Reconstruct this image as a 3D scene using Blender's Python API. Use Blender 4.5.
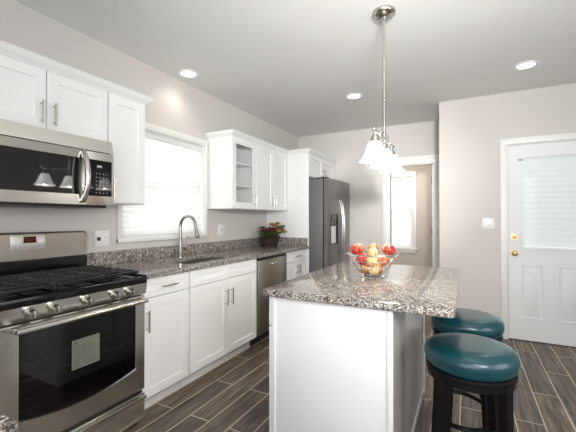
import bpy, bmesh, math, random
from mathutils import Vector, Matrix
PI = math.pi
for o in list(bpy.data.objects):
    bpy.data.objects.remove(o, do_unlink=True)
S = bpy.context.scene
C = S.collection

# ------------------------------------------------------------------ camera
cam_d = bpy.data.cameras.new('camera'); cam_d.sensor_width = 36; cam_d.lens = 344.3/576*36; cam_d.clip_start = .02
cam = bpy.data.objects.new('camera', cam_d); C.objects.link(cam)
cam.location = (2.451, 0, 1.267); cam.rotation_euler = (PI/2+.0076, 0, .4797)
S.camera = cam
# ------------------------------------------------------------------ world, lights, exposure
W = bpy.data.worlds.new('world'); S.world = W; W.use_nodes = True
bg = W.node_tree.nodes['Background']; bg.inputs[0].default_value = (.95, .975, 1, 1); bg.inputs[1].default_value = 4.2

def area(name, loc, aim, sx, sy, watts, col=(1, 1, 1), spread=PI):
    d = bpy.data.lights.new(name, 'AREA'); d.shape = 'RECTANGLE'; d.size = sx; d.size_y = sy
    d.energy = watts; d.color = col; d.spread = spread
    o = bpy.data.objects.new(name, d); C.objects.link(o); o.location = loc
    o.rotation_euler = (Vector(aim)-Vector(loc)).to_track_quat('-Z', 'Y').to_euler()
    return o
# world daylight enters by seen and added windows; inferred photographer's flashes, plus added fills
area('bounce_flash', (2.9, .1, 1.75), (2.35, 2.1, 2.6), .3, .3, 18, (1, .99, .97), 2.2)
area('ceiling_fill', (2.7, .1, 1.8), (1.5, 3.5, 2.6), .3, .3, 14, (1, .99, .97), 1.5)  # unseen fill, added to bounce more light deep into the room
area('side_fill', (3.3, .2, 1.5), (.6, 2.4, .5), .5, .5, 5.5, (1, .99, .97), 1.6)  # unseen soft fill, added to brighten the left base cabinets
area('camera_flash', (2.75, -.05, 1.68), (1.42, 5.0, 1.7), .12, .12, 3.6, (1, .99, .97), .50)
area('hall_fill', (1.4, 5.9, 2.5), (1.4, 5.9, 0), .4, .4, 17, (1, .97, .92))  # unseen fill, added to lift the dark hall
S.view_settings.view_transform = 'Standard'; S.view_settings.look = 'None'
S.view_settings.exposure = .03; S.view_settings.gamma = 1; S.view_settings.use_curve_mapping = False

# ------------------------------------------------------------------ materials
def mat(name, col=(.8, .8, .8), rough=.5, metal=0., **kw):
    m = bpy.data.materials.new(name); m.use_nodes = True
    b = m.node_tree.nodes['Principled BSDF']
    b.inputs['Base Color'].default_value = (*col, 1); b.inputs['Roughness'].default_value = rough
    b.inputs['Metallic'].default_value = metal
    for k, v in kw.items():
        b.inputs[k.replace('_', ' ')].default_value = v
    return m
def nd(m, t, **kw):
    n = m.node_tree.nodes.new(t)
    for k, v in kw.items():
        if k in n.inputs: n.inputs[k].default_value = v
        else: setattr(n, k, v)
    return n
def lk(m, a, b): m.node_tree.links.new(a, b)
def P(m): return m.node_tree.nodes['Principled BSDF']
def ramp(m, stops, interp='LINEAR'):
    r = nd(m, 'ShaderNodeValToRGB'); cr = r.color_ramp; cr.interpolation = interp
    while len(cr.elements) > 1: cr.elements.remove(cr.elements[0])
    cr.elements[0].position = stops[0][0]; cr.elements[0].color = (*stops[0][1], 1)
    for p, c in stops[1:]:
        e = cr.elements.new(p); e.color = (*c, 1)
    return r
def bump_noise(m, scale, strength, dist=.002, vec_scale=None):
    tc = nd(m, 'ShaderNodeTexCoord'); n = nd(m, 'ShaderNodeTexNoise'); n.inputs['Scale'].default_value = scale
    n.inputs['Detail'].default_value = 3
    src = tc.outputs['Object']
    if vec_scale:
        mp = nd(m, 'ShaderNodeMapping'); mp.inputs['Scale'].default_value = vec_scale
        lk(m, src, mp.inputs[0]); src = mp.outputs[0]
    lk(m, src, n.inputs['Vector'])
    b = nd(m, 'ShaderNodeBump'); b.inputs['Strength'].default_value = strength; b.inputs['Distance'].default_value = dist
    lk(m, n.outputs['Fac'], b.inputs['Height']); lk(m, b.outputs[0], P(m).inputs['Normal'])
    return n
wall_m = mat('wall_paint', (.66, .627, .602), .75); bump_noise(wall_m, 260, .12)
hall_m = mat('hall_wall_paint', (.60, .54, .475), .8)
ceil_m = mat('ceiling_paint', (.78, .785, .77), .85); bump_noise(ceil_m, 200, .12)
trim_m = mat('trim_paint', (.84, .84, .82), .35)
white = mat('cabinet_paint', (.86, .865, .86), .33)
bead = mat('island_paint', (.86, .865, .87), .25)
panel_m = mat('island_side_grey', (.43, .41, .39), .2)  # side panel greyer than the rest of the island
doorp = mat('door_paint', (.82, .83, .84), .6)
steel = mat('brushed_steel', (.70, .68, .64), .21, 1.0)
fsteel = mat('faucet_steel', (.42, .41, .39), .2, 1.0)
dwsteel = mat('dishwasher_steel', (.40, .385, .35), .28, 1.0)
dsteel = mat('dark_steel', (.27, .265, .26), .33, 1.0)
sidegrey = mat('fridge_side', (.15, .148, .145), .45, .3)
nickel = mat('brushed_nickel', (.54, .52, .48), .22, 1.0)
chrome = mat('chrome', (.8, .8, .8), .08, 1.0)
brass = mat('brass', (.80, .56, .25), .3, 1.0)
blackgl = mat('black_glass', (.008, .008, .009), .05, Specular_IOR_Level=.4)
enamel = mat('black_enamel', (.006, .006, .006), .14, Specular_IOR_Level=.3)
iron = mat('cast_iron', (.009, .009, .01), .38, Specular_IOR_Level=.3)
blackpl = mat('black_plastic', (.012, .012, .012), .4)
plate = mat('plate_plastic', (.85, .85, .83), .3)
darkdot = mat('dark_plastic', (.05, .05, .05), .4)
greyp = mat('grey_print', (.42, .42, .42), .5)
greyl = mat('light_grey_panel', (.62, .61, .58), .35, .4)
redled = mat('led_red', (.16, .01, .005), .3); P(redled).inputs['Emission Color'].default_value = (1, .06, .02, 1); P(redled).inputs['Emission Strength'].default_value = .35
stick_m = mat('sticker_paper', (.17, .175, .14), .6)
wood = mat('black_wood', (.006, .0055, .0055), .36, Specular_IOR_Level=.2)
rack_m = mat('oven_rack', (.75, .73, .70), .4, 0.)
dispw = mat('dispenser_lit', (.85, .86, .87), .3)
stem_m = mat('apple_stem', (.12, .07, .03), .6)

def emis(name, col, s, base=(.9, .9, .88)):
    m = mat(name, base, .4); P(m).inputs['Emission Color'].default_value = (*col, 1); P(m).inputs['Emission Strength'].default_value = s
    return m
lens_m = emis('lamp_lens', (1, .97, .88), 3.2)
shade_m = emis('frosted_shade', (1, .97, .92), 3.4)

# granite: mixed crystals of cream, grey, black and rust
def granite():
    m = mat('granite', rough=.10)
    tc = nd(m, 'ShaderNodeTexCoord'); v = nd(m, 'ShaderNodeTexVoronoi'); v.inputs['Scale'].default_value = 215
    n0 = nd(m, 'ShaderNodeTexNoise'); n0.inputs['Scale'].default_value = 120; n0.inputs['Detail'].default_value = 2
    mx = nd(m, 'ShaderNodeMixRGB'); mx.blend_type = 'ADD'; mx.inputs[0].default_value = .008
    lk(m, tc.outputs['Object'], mx.inputs[1]); lk(m, tc.outputs['Object'], n0.inputs['Vector']); lk(m, n0.outputs['Color'], mx.inputs[2])
    lk(m, mx.outputs[0], v.inputs['Vector'])
    sp = nd(m, 'ShaderNodeSeparateColor'); lk(m, v.outputs['Color'], sp.inputs[0])
    r = ramp(m, [(0, (.02, .02, .021)), (.16, (.08, .075, .072)), (.28, (.20, .18, .165)), (.44, (.34, .31, .28)),
                 (.62, (.50, .465, .42)), (.82, (.66, .63, .58)), (.93, (.27, .20, .165))], 'CONSTANT')
    lk(m, sp.outputs[0], r.inputs[0])
    n = nd(m, 'ShaderNodeTexNoise'); n.inputs['Scale'].default_value = 38; n.inputs['Detail'].default_value = 4
    lk(m, tc.outputs['Object'], n.inputs['Vector'])
    r2 = ramp(m, [(.34, (.5, .49, .5)), (.5, (.92, .91, .9)), (.65, (1.1, 1.08, 1.05))])
    lk(m, n.outputs['Fac'], r2.inputs[0])
    mu = nd(m, 'ShaderNodeMixRGB'); mu.blend_type = 'MULTIPLY'; mu.inputs[0].default_value = 1
    lk(m, r.outputs[0], mu.inputs[1]); lk(m, r2.outputs[0], mu.inputs[2]); lk(m, mu.outputs[0], P(m).inputs['Base Color'])
    return m
gran = granite()

# wood-look porcelain planks laid along the room, half-bond, pale grout
def floor_mat():
    m = mat('wood_look_tile', rough=.42)
    g = nd(m, 'ShaderNodeNewGeometry'); s = nd(m, 'ShaderNodeSeparateXYZ'); lk(m, g.outputs['Position'], s.inputs[0])
    ax = nd(m, 'ShaderNodeMath', operation='ADD'); ax.inputs[1].default_value = -1.69+.914*10; lk(m, s.outputs['Y'], ax.inputs[0])
    ay = nd(m, 'ShaderNodeMath', operation='ADD'); ay.inputs[1].default_value = -.707+.1545*10; lk(m, s.outputs['X'], ay.inputs[0])
    c = nd(m, 'ShaderNodeCombineXYZ'); lk(m, ax.outputs[0], c.inputs[0]); lk(m, ay.outputs[0], c.inputs[1])
    b = nd(m, 'ShaderNodeTexBrick'); b.offset = .5; b.offset_frequency = 2
    for k, v in (('Scale', 1), ('Mortar Size', .003), ('Mortar Smooth', .1), ('Bias', 0), ('Brick Width', .914), ('Row Height', .1545)):
        b.inputs[k].default_value = v
    b.inputs['Color1'].default_value = (0, 0, 0, 1); b.inputs['Color2'].default_value = (1, 1, 1, 1)
    lk(m, c.outputs[0], b.inputs['Vector'])
    # grain, offset per plank
    ad = nd(m, 'ShaderNodeVectorMath', operation='MULTIPLY_ADD'); ad.inputs[1].default_value = (7, 3, 5)
    lk(m, b.outputs['Color'], ad.inputs[0]); lk(m, c.outputs[0], ad.inputs[2])
    mp = nd(m, 'ShaderNodeMapping'); mp.inputs['Scale'].default_value = (2.6, 34, 1); lk(m, ad.outputs[0], mp.inputs[0])
    n = nd(m, 'ShaderNodeTexNoise'); n.inputs['Scale'].default_value = 1.3; n.inputs['Detail'].default_value = 7; n.inputs['Roughness'].default_value = .62; n.inputs['Distortion'].default_value = .5
    lk(m, mp.outputs[0], n.inputs['Vector'])
    r = ramp(m, [(.30, (.028, .021, .017)), (.44, (.085, .066, .052)), (.56, (.16, .13, .105)), (.74, (.32, .275, .225))])
    lk(m, n.outputs['Fac'], r.inputs[0])
    r2 = ramp(m, [(0, (.68, .66, .66)), (.5, (.92, .90, .87)), (1, (1.22, 1.12, 1.0))]); lk(m, b.outputs['Color'], r2.inputs[0])
    mu = nd(m, 'ShaderNodeMixRGB'); mu.blend_type = 'MULTIPLY'; mu.inputs[0].default_value = 1
    lk(m, r.outputs[0], mu.inputs[1]); lk(m, r2.outputs[0], mu.inputs[2])
    gm = nd(m, 'ShaderNodeMixRGB'); gm.inputs[2].default_value = (.74, .65, .53, 1)
    lk(m, b.outputs['Fac'], gm.inputs[0]); lk(m, mu.outputs[0], gm.inputs[1]); lk(m, gm.outputs[0], P(m).inputs['Base Color'])
    bp = nd(m, 'ShaderNodeBump'); bp.invert = True; bp.inputs['Strength'].default_value = .5; bp.inputs['Distance'].default_value = .003
    lk(m, b.outputs['Fac'], bp.inputs['Height']); lk(m, bp.outputs[0], P(m).inputs['Normal'])
    return m
floor_m = floor_mat()

def leather():
    m = mat('teal_leather', (.003, .050, .064), .28); P(m).inputs['Coat Weight'].default_value = .25; P(m).inputs['Coat Roughness'].default_value = .15
    n = bump_noise(m, 55, .22, .003)
    return m
teal = leather()

def thin_glass(name='window_glass', tint=(.95, .97, .97), gl=.08):
    m = bpy.data.materials.new(name); m.use_nodes = True; nt = m.node_tree; nt.nodes.clear()
    o = nd(m, 'ShaderNodeOutputMaterial'); t = nd(m, 'ShaderNodeBsdfTransparent'); t.inputs[0].default_value = (*tint, 1)
    g = nd(m, 'ShaderNodeBsdfGlossy'); g.inputs['Roughness'].default_value = .04
    x = nd(m, 'ShaderNodeMixShader'); x.inputs[0].default_value = gl
    lk(m, t.outputs[0], x.inputs[1]); lk(m, g.outputs[0], x.inputs[2]); lk(m, x.outputs[0], o.inputs[0])
    return m
glass = thin_glass(); doorglass = thin_glass('door_glass', gl=.012)
ovglass = thin_glass('tinted_oven_glass', (.38, .33, .38), .05)
cabglass = thin_glass('cabinet_glass', (.97, .975, .975), .05)

def blind_mat(tr=.40):
    m = bpy.data.materials.new('blind_slat'); m.use_nodes = True; nt = m.node_tree; nt.nodes.clear()
    o = nd(m, 'ShaderNodeOutputMaterial'); d = nd(m, 'ShaderNodeBsdfDiffuse'); d.inputs[0].default_value = (.88, .88, .87, 1)
    t = nd(m, 'ShaderNodeBsdfTranslucent'); t.inputs[0].default_value = (.93, .92, .90, 1)
    x = nd(m, 'ShaderNodeMixShader'); x.inputs[0].default_value = tr
    lk(m, d.outputs[0], x.inputs[1]); lk(m, t.outputs[0], x.inputs[2]); lk(m, x.outputs[0], o.inputs[0])
    return m
blind_m = blind_mat(); blind2_m = blind_mat(.22)

def apple_mat(name, c1, c2, c3):
    m = mat(name, c1, .25)
    tc = nd(m, 'ShaderNodeTexCoord'); n = nd(m, 'ShaderNodeTexNoise'); n.inputs['Scale'].default_value = 28; n.inputs['Detail'].default_value = 3
    mp = nd(m, 'ShaderNodeMapping'); mp.inputs['Scale'].default_value = (1.2, 1.2, .35); lk(m, tc.outputs['Object'], mp.inputs[0]); lk(m, mp.outputs[0], n.inputs['Vector'])
    r = ramp(m, [(.35, c1), (.5, c2), (.66, c3)]); lk(m, n.outputs['Fac'], r.inputs[0]); lk(m, r.outputs[0], P(m).inputs['Base Color'])
    return m
ap_red = apple_mat('apple_red', (.22, .006, .008), (.36, .018, .014), (.52, .12, .06))
ap_blush = apple_mat('apple_blush', (.42, .05, .03), (.58, .19, .08), (.68, .42, .18))
ap_yel = apple_mat('apple_yellow', (.60, .30, .12), (.68, .50, .22), (.72, .62, .34))
def noisy(name, c1, c2, scale=30, rough=.6):
    m = mat(name, c1, rough); tc = nd(m, 'ShaderNodeTexCoord'); n = nd(m, 'ShaderNodeTexNoise'); n.inputs['Scale'].default_value = scale
    lk(m, tc.outputs['Object'], n.inputs['Vector']); r = ramp(m, [(.35, c1), (.65, c2)]); lk(m, n.outputs['Fac'], r.inputs[0]); lk(m, r.outputs[0], P(m).inputs['Base Color']); return m
leaf_m = noisy('leaf', (.03, .05, .02), (.10, .12, .04))
rust_m = noisy('petal_burgundy', (.09, .01, .013), (.20, .03, .03))
gold_m = noisy('petal_gold', (.34, .18, .06), (.58, .38, .17))
olive_m = noisy('petal_olive', (.14, .13, .04), (.30, .26, .09))
wick = noisy('wicker', (.014, .010, .009), (.05, .034, .03), 90)

# ------------------------------------------------------------------ mesh helpers (authored in world space)
class MB:
    def __init__(s): s.bm = bmesh.new()
    def _merge(s, b2):
        me = bpy.data.meshes.new('tmp'); b2.to_mesh(me); b2.free(); s.bm.from_mesh(me); bpy.data.meshes.remove(me)
    def box(s, x0, x1, y0, y1, z0, z1, bev=0., seg=2):
        b = bmesh.new(); bmesh.ops.create_cube(b, size=1)
        for v in b.verts: v.co = Vector(((x0+x1)/2+v.co.x*(x1-x0), (y0+y1)/2+v.co.y*(y1-y0), (z0+z1)/2+v.co.z*(z1-z0)))
        if bev: bmesh.ops.bevel(b, geom=list(b.edges), offset=bev, segments=seg, profile=.5, affect='EDGES')
        s._merge(b); return s
    def cyl(s, p0, p1, r, r2=None, n=16):
        p0, p1 = Vector(p0), Vector(p1); r2 = r if r2 is None else r2
        b = bmesh.new(); bmesh.ops.create_cone(b, cap_ends=True, segments=n, radius1=r, radius2=r2, depth=(p1-p0).length)
        M = Matrix.Translation((p0+p1)/2) @ (p1-p0).to_track_quat('Z', 'Y').to_matrix().to_4x4()
        bmesh.ops.transform(b, matrix=M, verts=b.verts); s._merge(b); return s
    def sph(s, c, r, sc=(1, 1, 1), u=16, v=10):
        b = bmesh.new(); bmesh.ops.create_uvsphere(b, u_segments=u, v_segments=v, radius=r)
        for q in b.verts: q.co = Vector((q.co.x*sc[0]+c[0], q.co.y*sc[1]+c[1], q.co.z*sc[2]+c[2]))
        s._merge(b); return s
    def lathe(s, prof, c=(0, 0, 0), n=32, close=False, wav=None):
        b = s.bm; rings = []
        for (r, z) in prof:
            ring = []
            for k in range(n):
                a = 2*PI*k/n; rr = r*(1+(wav(a, r, z) if wav else 0))
                ring.append(b.verts.new((c[0]+rr*math.cos(a), c[1]+rr*math.sin(a), c[2]+z)))
            rings.append(ring)
        for i in range(len(rings)-1+(1 if close else 0)):
            A, B = rings[i], rings[(i+1) % len(rings)]
            for k in range(n): b.faces.new((A[k], A[(k+1) % n], B[(k+1) % n], B[k]))
        if not close:
            b.faces.new(list(reversed(rings[0]))); b.faces.new(rings[-1])
        return s
    def tube(s, pts, r, n=8, closed=False, rs=None):
        pts = [Vector(p) for p in pts]; b = s.bm; rings = []; N = len(pts); up = None
        for i, p in enumerate(pts):
            if closed: t = pts[(i+1) % N]-pts[i-1]
            else: t = pts[min(i+1, N-1)]-pts[max(i-1, 0)]
            t.normalize()
            if up is None: up = Vector((0, 0, 1)) if abs(t.z) < .9 else Vector((1, 0, 0))
            a = t.cross(up).normalized(); up = a.cross(t).normalized()
            rr = rs[i] if rs else r
            rings.append([b.verts.new(p+(a*math.cos(2*PI*k/n)+up*math.sin(2*PI*k/n))*rr) for k in range(n)])
        for i in range(N-(0 if closed else 1)):
            A, B = rings[i], rings[(i+1) % N]
            for k in range(n): b.faces.new((A[k], A[(k+1) % n], B[(k+1) % n], B[k]))
        if not closed:
            b.faces.new(list(reversed(rings[0]))); b.faces.new(rings[-1])
        return s
    def prism(s, pts, fn, d0, d1):
        """outline pts (a,b) extruded from d0 to d1; fn(a,b,d) -> xyz"""
        b = s.bm; A = [b.verts.new(fn(p[0], p[1], d0)) for p in pts]; B = [b.verts.new(fn(p[0], p[1], d1)) for p in pts]; n = len(pts)
        b.faces.new(A); b.faces.new(list(reversed(B)))
        for k in range(n): b.faces.new((A[k], B[k], B[(k+1) % n], A[(k+1) % n]))
        return s
    def grid(s, axis, As, Bs, skip, t0, t1):
        """slab made of a grid of cells without the skipped ones. axis z: A=x,B=y; x: A=y,B=z; y: A=x,B=z"""
        f = {'z': lambda a, b, t: (a, b, t), 'x': lambda a, b, t: (t, a, b), 'y': lambda a, b, t: (a, t, b)}[axis]
        bm = s.bm; V = {}
        def v(i, j, t):
            k = (i, j, t)
            if k not in V: V[k] = bm.verts.new(f(As[i], Bs[j], (t0, t1)[t]))
            return V[k]
        cells = {(i, j) for i in range(len(As)-1) for j in range(len(Bs)-1)}-set(skip)
        for (i, j) in cells:
            bm.faces.new((v(i, j, 0), v(i, j+1, 0), v(i+1, j+1, 0), v(i+1, j, 0)))
            bm.faces.new((v(i, j, 1), v(i+1, j, 1), v(i+1, j+1, 1), v(i, j+1, 1)))
            for (di, dj, p, q) in ((-1, 0, (i, j), (i, j+1)), (1, 0, (i+1, j), (i+1, j+1)), (0, -1, (i, j), (i+1, j)), (0, 1, (i, j+1), (i+1, j+1))):
                if (i+di, j+dj) not in cells:
                    bm.faces.new((v(*p, 0), v(*q, 0), v(*q, 1), v(*p, 1)))
        return s
    def sweep(s, path, prof):
        """profile (offset, z) swept along an xy polyline; offset is to the right of travel"""
        bm = s.bm; pts = [Vector(p) for p in path]; N = len(pts); rings = []
        for i in range(N):
            ds = []
            if i > 0: ds.append((pts[i]-pts[i-1]).normalized())
            if i < N-1: ds.append((pts[i+1]-pts[i]).normalized())
            ns = [Vector((d.y, -d.x)) for d in ds]
            m = ns[0] if len(ns) == 1 else (ns[0]+ns[1])/(1+ns[0].dot(ns[1]))
            rings.append([bm.verts.new((pts[i].x+m.x*o, pts[i].y+m.y*o, z)) for o, z in prof])
        n = len(prof)
        for i in range(N-1):
            for k in range(n): bm.faces.new((rings[i][k], rings[i][(k+1) % n], rings[i+1][(k+1) % n], rings[i+1][k]))
        bm.faces.new(rings[0]); bm.faces.new(list(reversed(rings[-1])))
        return s
    def panel(s, fn, a0, a1, b0, b1, n0, n1, fr=.058, dep=.008, holes=None):
        """shaker front: fn(a,b,n)->xyz; outer rect, recessed centre field"""
        bm = s.bm; e = .0025
        def ring(ia, n): return [bm.verts.new(fn(*q, n)) for q in ((a0+ia, b0+ia), (a1-ia, b0+ia), (a1-ia, b1-ia), (a0+ia, b1-ia))]
        R = [ring(0, n0), ring(0, n1-e), ring(e, n1), ring(fr, n1), ring(fr+.004, n1-dep)]
        for A, B in zip(R, R[1:]):
            for k in range(4): bm.faces.new((A[k], A[(k+1) % 4], B[(k+1) % 4], B[k]))
        bm.faces.new(R[-1]); bm.faces.new(list(reversed(R[0])))
        return s
WL = {}
def link(name, mb, m, parent=None, smooth=True):
    bm = mb.bm; bmesh.ops.recalc_face_normals(bm, faces=bm.faces)
    me = bpy.data.meshes.new(name); o = bpy.data.objects.new(name, me); C.objects.link(o)
    off = Vector((0, 0, 0))
    if parent is not None:
        off = WL[parent.name]; o.parent = parent
    else:
        lo = [min(v.co[i] for v in bm.verts) for i in range(3)]; hi = [max(v.co[i] for v in bm.verts) for i in range(3)]
        off = Vector(((lo[0]+hi[0])/2, (lo[1]+hi[1])/2, lo[2])); o.location = off
    for v in bm.verts: v.co -= off
    WL[o.name] = off
    bm.to_mesh(me); bm.free(); me.materials.append(m)
    if smooth:
        for p in me.polygons: p.use_smooth = True
        me.set_sharp_from_angle(angle=math.radians(32))
    return o
def tag(o, label=None, cat=None, group=None, kind=None):
    if label: o['label'] = label
    if cat: o['category'] = cat
    if group: o['group'] = group
    if kind: o['kind'] = kind
    return o
def thing(name, label, cat, loc=(0, 0, 0), group=None):
    o = bpy.data.objects.new(name, None); C.objects.link(o); o.location = loc; o.empty_display_size = .1
    WL[o.name] = Vector(loc); return tag(o, label, cat, group)
def struct(name, mb, m, smooth=True): return tag(link(name, mb, m, None, smooth), kind='structure')
def kids(o): return [c for c in bpy.data.objects if c.parent is o]
def dup(o, loc, label=None, rz=None, parent=None):
    ch = kids(o); c = o.copy(); C.objects.link(c)
    if parent is None: c.location = loc
    else: c.parent = parent
    if label: c['label'] = label
    if rz is not None: c.rotation_euler = (0, 0, rz)
    for k in ch: dup(k, None, None, None, c)
    return c
FX = lambda a, b, n: (n, a, b)       # fronts facing +X: a=y, b=z
FMX = lambda a, b, n: (-n, a, b)     # facing -X
FY = lambda a, b, n: (a, -n, b)      # facing -Y: a=x
def pull(parent, fn, a, b, n, length, vert=True, r=.0055, name='handle', m=None, lab='brushed nickel bar handle'):
    """bar pull centred at a,b standing off the face n"""
    mb = MB(); h = length/2; so = .03; q = h-.018
    if vert:
        mb.cyl(fn(a, b-h, n+so), fn(a, b+h, n+so), r, n=12)
        for s_ in (-q, q): mb.cyl(fn(a, b+s_, n-.001), fn(a, b+s_, n+so), r*.8, n=10)
    else:
        mb.cyl(fn(a-h, b, n+so), fn(a+h, b, n+so), r, n=12)
        for s_ in (-q, q): mb.cyl(fn(a+s_, b, n-.001), fn(a+s_, b, n+so), r*.8, n=10)
    return tag(link(name, mb, m or nickel, parent), lab)

# ------------------------------------------------------------------ room shell
H = 2.6; XR = 4.4; YB = -2.3; YD = 5.07; YF = 4.292; XC = 2.17
HXR = XC+.12
struct('floor', MB().grid('z', [-.15, HXR, XR+.15], [YB-.15, YF+.12, 7.0], [(1, 1)], -.1, 0), floor_m, False)
struct('ceiling', MB().grid('z', [-.15, HXR, XR+.15], [YB-.15, YF+.12, 7.0], [(1, 1)], H, H+.1), ceil_m, False)
WY0, WY1, WZ0, WZ1 = 1.815, 2.80, 1.105, 2.035
struct('wall_left', MB().grid('x', [YB-.15, WY0, WY1, 7.0], [0, WZ0, WZ1, H], [(1, 1)], -.15, 0), wall_m, False)
DX0, DX1, DZ = 1.452, 2.045, 2.03
struct('wall_back', MB().grid('y', [0, DX0, DX1, XC+.12], [0, DZ, H], [(1, 0)], YD, YD+.12), wall_m, False)
EX0, EX1, EZ = 2.822, 3.612, 2.052
struct('wall_entry', MB().grid('y', [XC, EX0, EX1, XR], [0, EZ, H], [(1, 0)], YF, YF+.12), wall_m, False)
struct('wall_corner', MB().box(XC, XC+.12, YF+.12, YD, 0, H), wall_m, False)
struct('wall_right', MB().grid('x', [YB-.15, .2, 1.8, YF+.12], [0, .8, 2.2, H], [(1, 1)], XR, XR+.15), wall_m, False)  # unseen window opening, added to admit side daylight
struct('wall_rear', MB().grid('y', [0, .9, 4.1, XR], [0, .5, 2.4, H], [(1, 1)], YB-.15, YB), wall_m, False)  # unseen opening behind the camera, added to let daylight in
HY = 6.75
struct('wall_hall_far', MB().grid('y', [0, 1.09, 1.56, HXR], [0, .72, 2.06, H], [(1, 1)], HY, HY+.12), hall_m, False)
struct('wall_hall_right', MB().box(XC, XC+.12, YD+.12, HY, 0, H), hall_m, False)
# frames of two unseen windows, added in rear and right walls to admit light
fr = MB()
for x in (.9, 2.45, 4.04): fr.box(x, x+.06, YB-.1, YB-.04, .5, 2.4, .004)
fr.box(.9, 4.1, YB-.1, YB-.04, .5, .56, .004).box(.9, 4.1, YB-.1, YB-.04, 2.34, 2.4, .004)
struct('window_added_rear', fr, trim_m)
fr = MB().box(XR+.04, XR+.1, .2, .26, .8, 2.2).box(XR+.04, XR+.1, 1.74, 1.8, .8, 2.2).box(XR+.04, XR+.1, .2, 1.8, .8, .86).box(XR+.04, XR+.1, .2, 1.8, 2.14, 2.2)
struct('window_added_right', fr, trim_m)

# ---- window over the sink: casing, sash, glass
w = MB()
cy0, cy1 = WY0-.032, WY1+.032
w.box(0, .022, cy0, WY0+.004, WZ0-.03, WZ1+.05, .004).box(0, .022, WY1-.004, cy1, WZ0-.03, WZ1+.05, .004)
w.box(0, .024, cy0, cy1, WZ1-.004, WZ1+.055, .004)
w.box(0, .026, cy0, cy1, WZ0-.03, WZ0+.004, .004)
for a, b in ((WY0, WY0+.012), (WY1-.012, WY1)): w.box(-.12, .002, a, b, WZ0, WZ1)
w.box(-.12, .002, WY0, WY1, WZ0, WZ0+.012).box(-.12, .002, WY0, WY1, WZ1-.012, WZ1)
w1 = struct('window_1', w, trim_m)
sb = MB()
for z in (WZ0+.012, (WZ0+WZ1)/2-.02, WZ1-.052): sb.box(-.11, -.075, WY0+.012, WY1-.012, z, z+.04, .003)
for y in (WY0+.012, WY1-.052): sb.box(-.11, -.075, y, y+.04, WZ0+.012, WZ1-.012, .003)
link('sash', sb, trim_m, w1); link('glass', MB().box(-.097, -.093, WY0+.05, WY1-.05, WZ0+.05, WZ1-.05), glass, w1)
def slats(n0, a0, a1, z0, z1, fn, pitch=.044, w_=.0475, tilt=1.32):
    mb = MB(); z = z0+pitch/2
    while z < z1:
        dx, dz = math.cos(tilt)*w_/2, math.sin(tilt)*w_/2
        for k in range(1):
            pts = []
            for t in (-1, -.33, .33, 1):
                c = .0025*(1-t*t); pts.append((n0-dx*t+c, z+dz*t))
            out = pts+[(p[0]-.002, p[1]-.0005) for p in reversed(pts)]
            mb.prism(out, lambda a, b, d: fn(d, b, a), a0, a1)
        z += pitch
    return mb
bl = thing('window_blind', 'white horizontal slat blind lowered over the window above the sink', 'blind', (-.03, 2.31, WZ0+.015))
link('slats', slats(-.03, WY0+.018, WY1-.018, WZ0+.035, WZ1-.06, FX), blind_m, bl)
link('head_rail', MB().box(-.055, -.008, WY0+.014, WY1-.014, WZ1-.062, WZ1-.013, .003), trim_m, bl)
link('bottom_rail', MB().box(-.052, -.012, WY0+.018, WY1-.018, WZ0+.014, WZ0+.034, .004), trim_m, bl)
# ---- hall window
w = MB(); a0, a1, z0, z1 = 1.09, 1.56, .72, 2.06
w.box(a0-.06, a0+.004, HY-.022, HY, z0-.06, z1+.07, .004).box(a1-.004, a1+.06, HY-.022, HY, z0-.06, z1+.07, .004)
w.box(a0-.06, a1+.06, HY-.024, HY, z1-.004, z1+.085, .004).box(a0-.08, a1+.08, HY-.05, HY, z0-.025, z0+.004, .004).box(a0-.06, a1+.06, HY-.02, HY, z0-.09, z0-.02, .003)
for a, b in ((a0, a0+.012), (a1-.012, a1)): w.box(a, b, HY, HY+.1, z0, z1)
w.box(a0, a1, HY, HY+.1, z1-.012, z1).box(a0, a1, HY, HY+.1, z0, z0+.012)
w2 = struct('window_2', w, trim_m)
sb = MB()
for z in (z0+.012, 1.37, z1-.05): sb.box(a0+.012, a1-.012, HY+.055, HY+.09, z, z+.04)
for x in (a0+.012, a1-.05): sb.box(x, x+.038, HY+.055, HY+.09, z0+.012, z1-.012)
link('sash', sb, trim_m, w2); link('glass', MB().box(a0+.04, a1-.04, HY+.07, HY+.074, z0+.04, z1-.04), glass, w2)
bl = thing('window_blind', 'small white slat blind on the hall window seen through the doorway', 'blind', (1.325, HY+.03, z0+.015))
link('slats', slats(-(HY+.03), a0+.018, a1-.018, z0+.035, z1-.06, FY), blind_m, bl)
link('head_rail', MB().box(a0+.014, a1-.014, HY+.008, HY+.05, z1-.06, z1-.013, .003), trim_m, bl)
link('bottom_rail', MB().box(a0+.018, a1-.018, HY+.012, HY+.048, z0+.014, z0+.034, .003), trim_m, bl)

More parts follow.
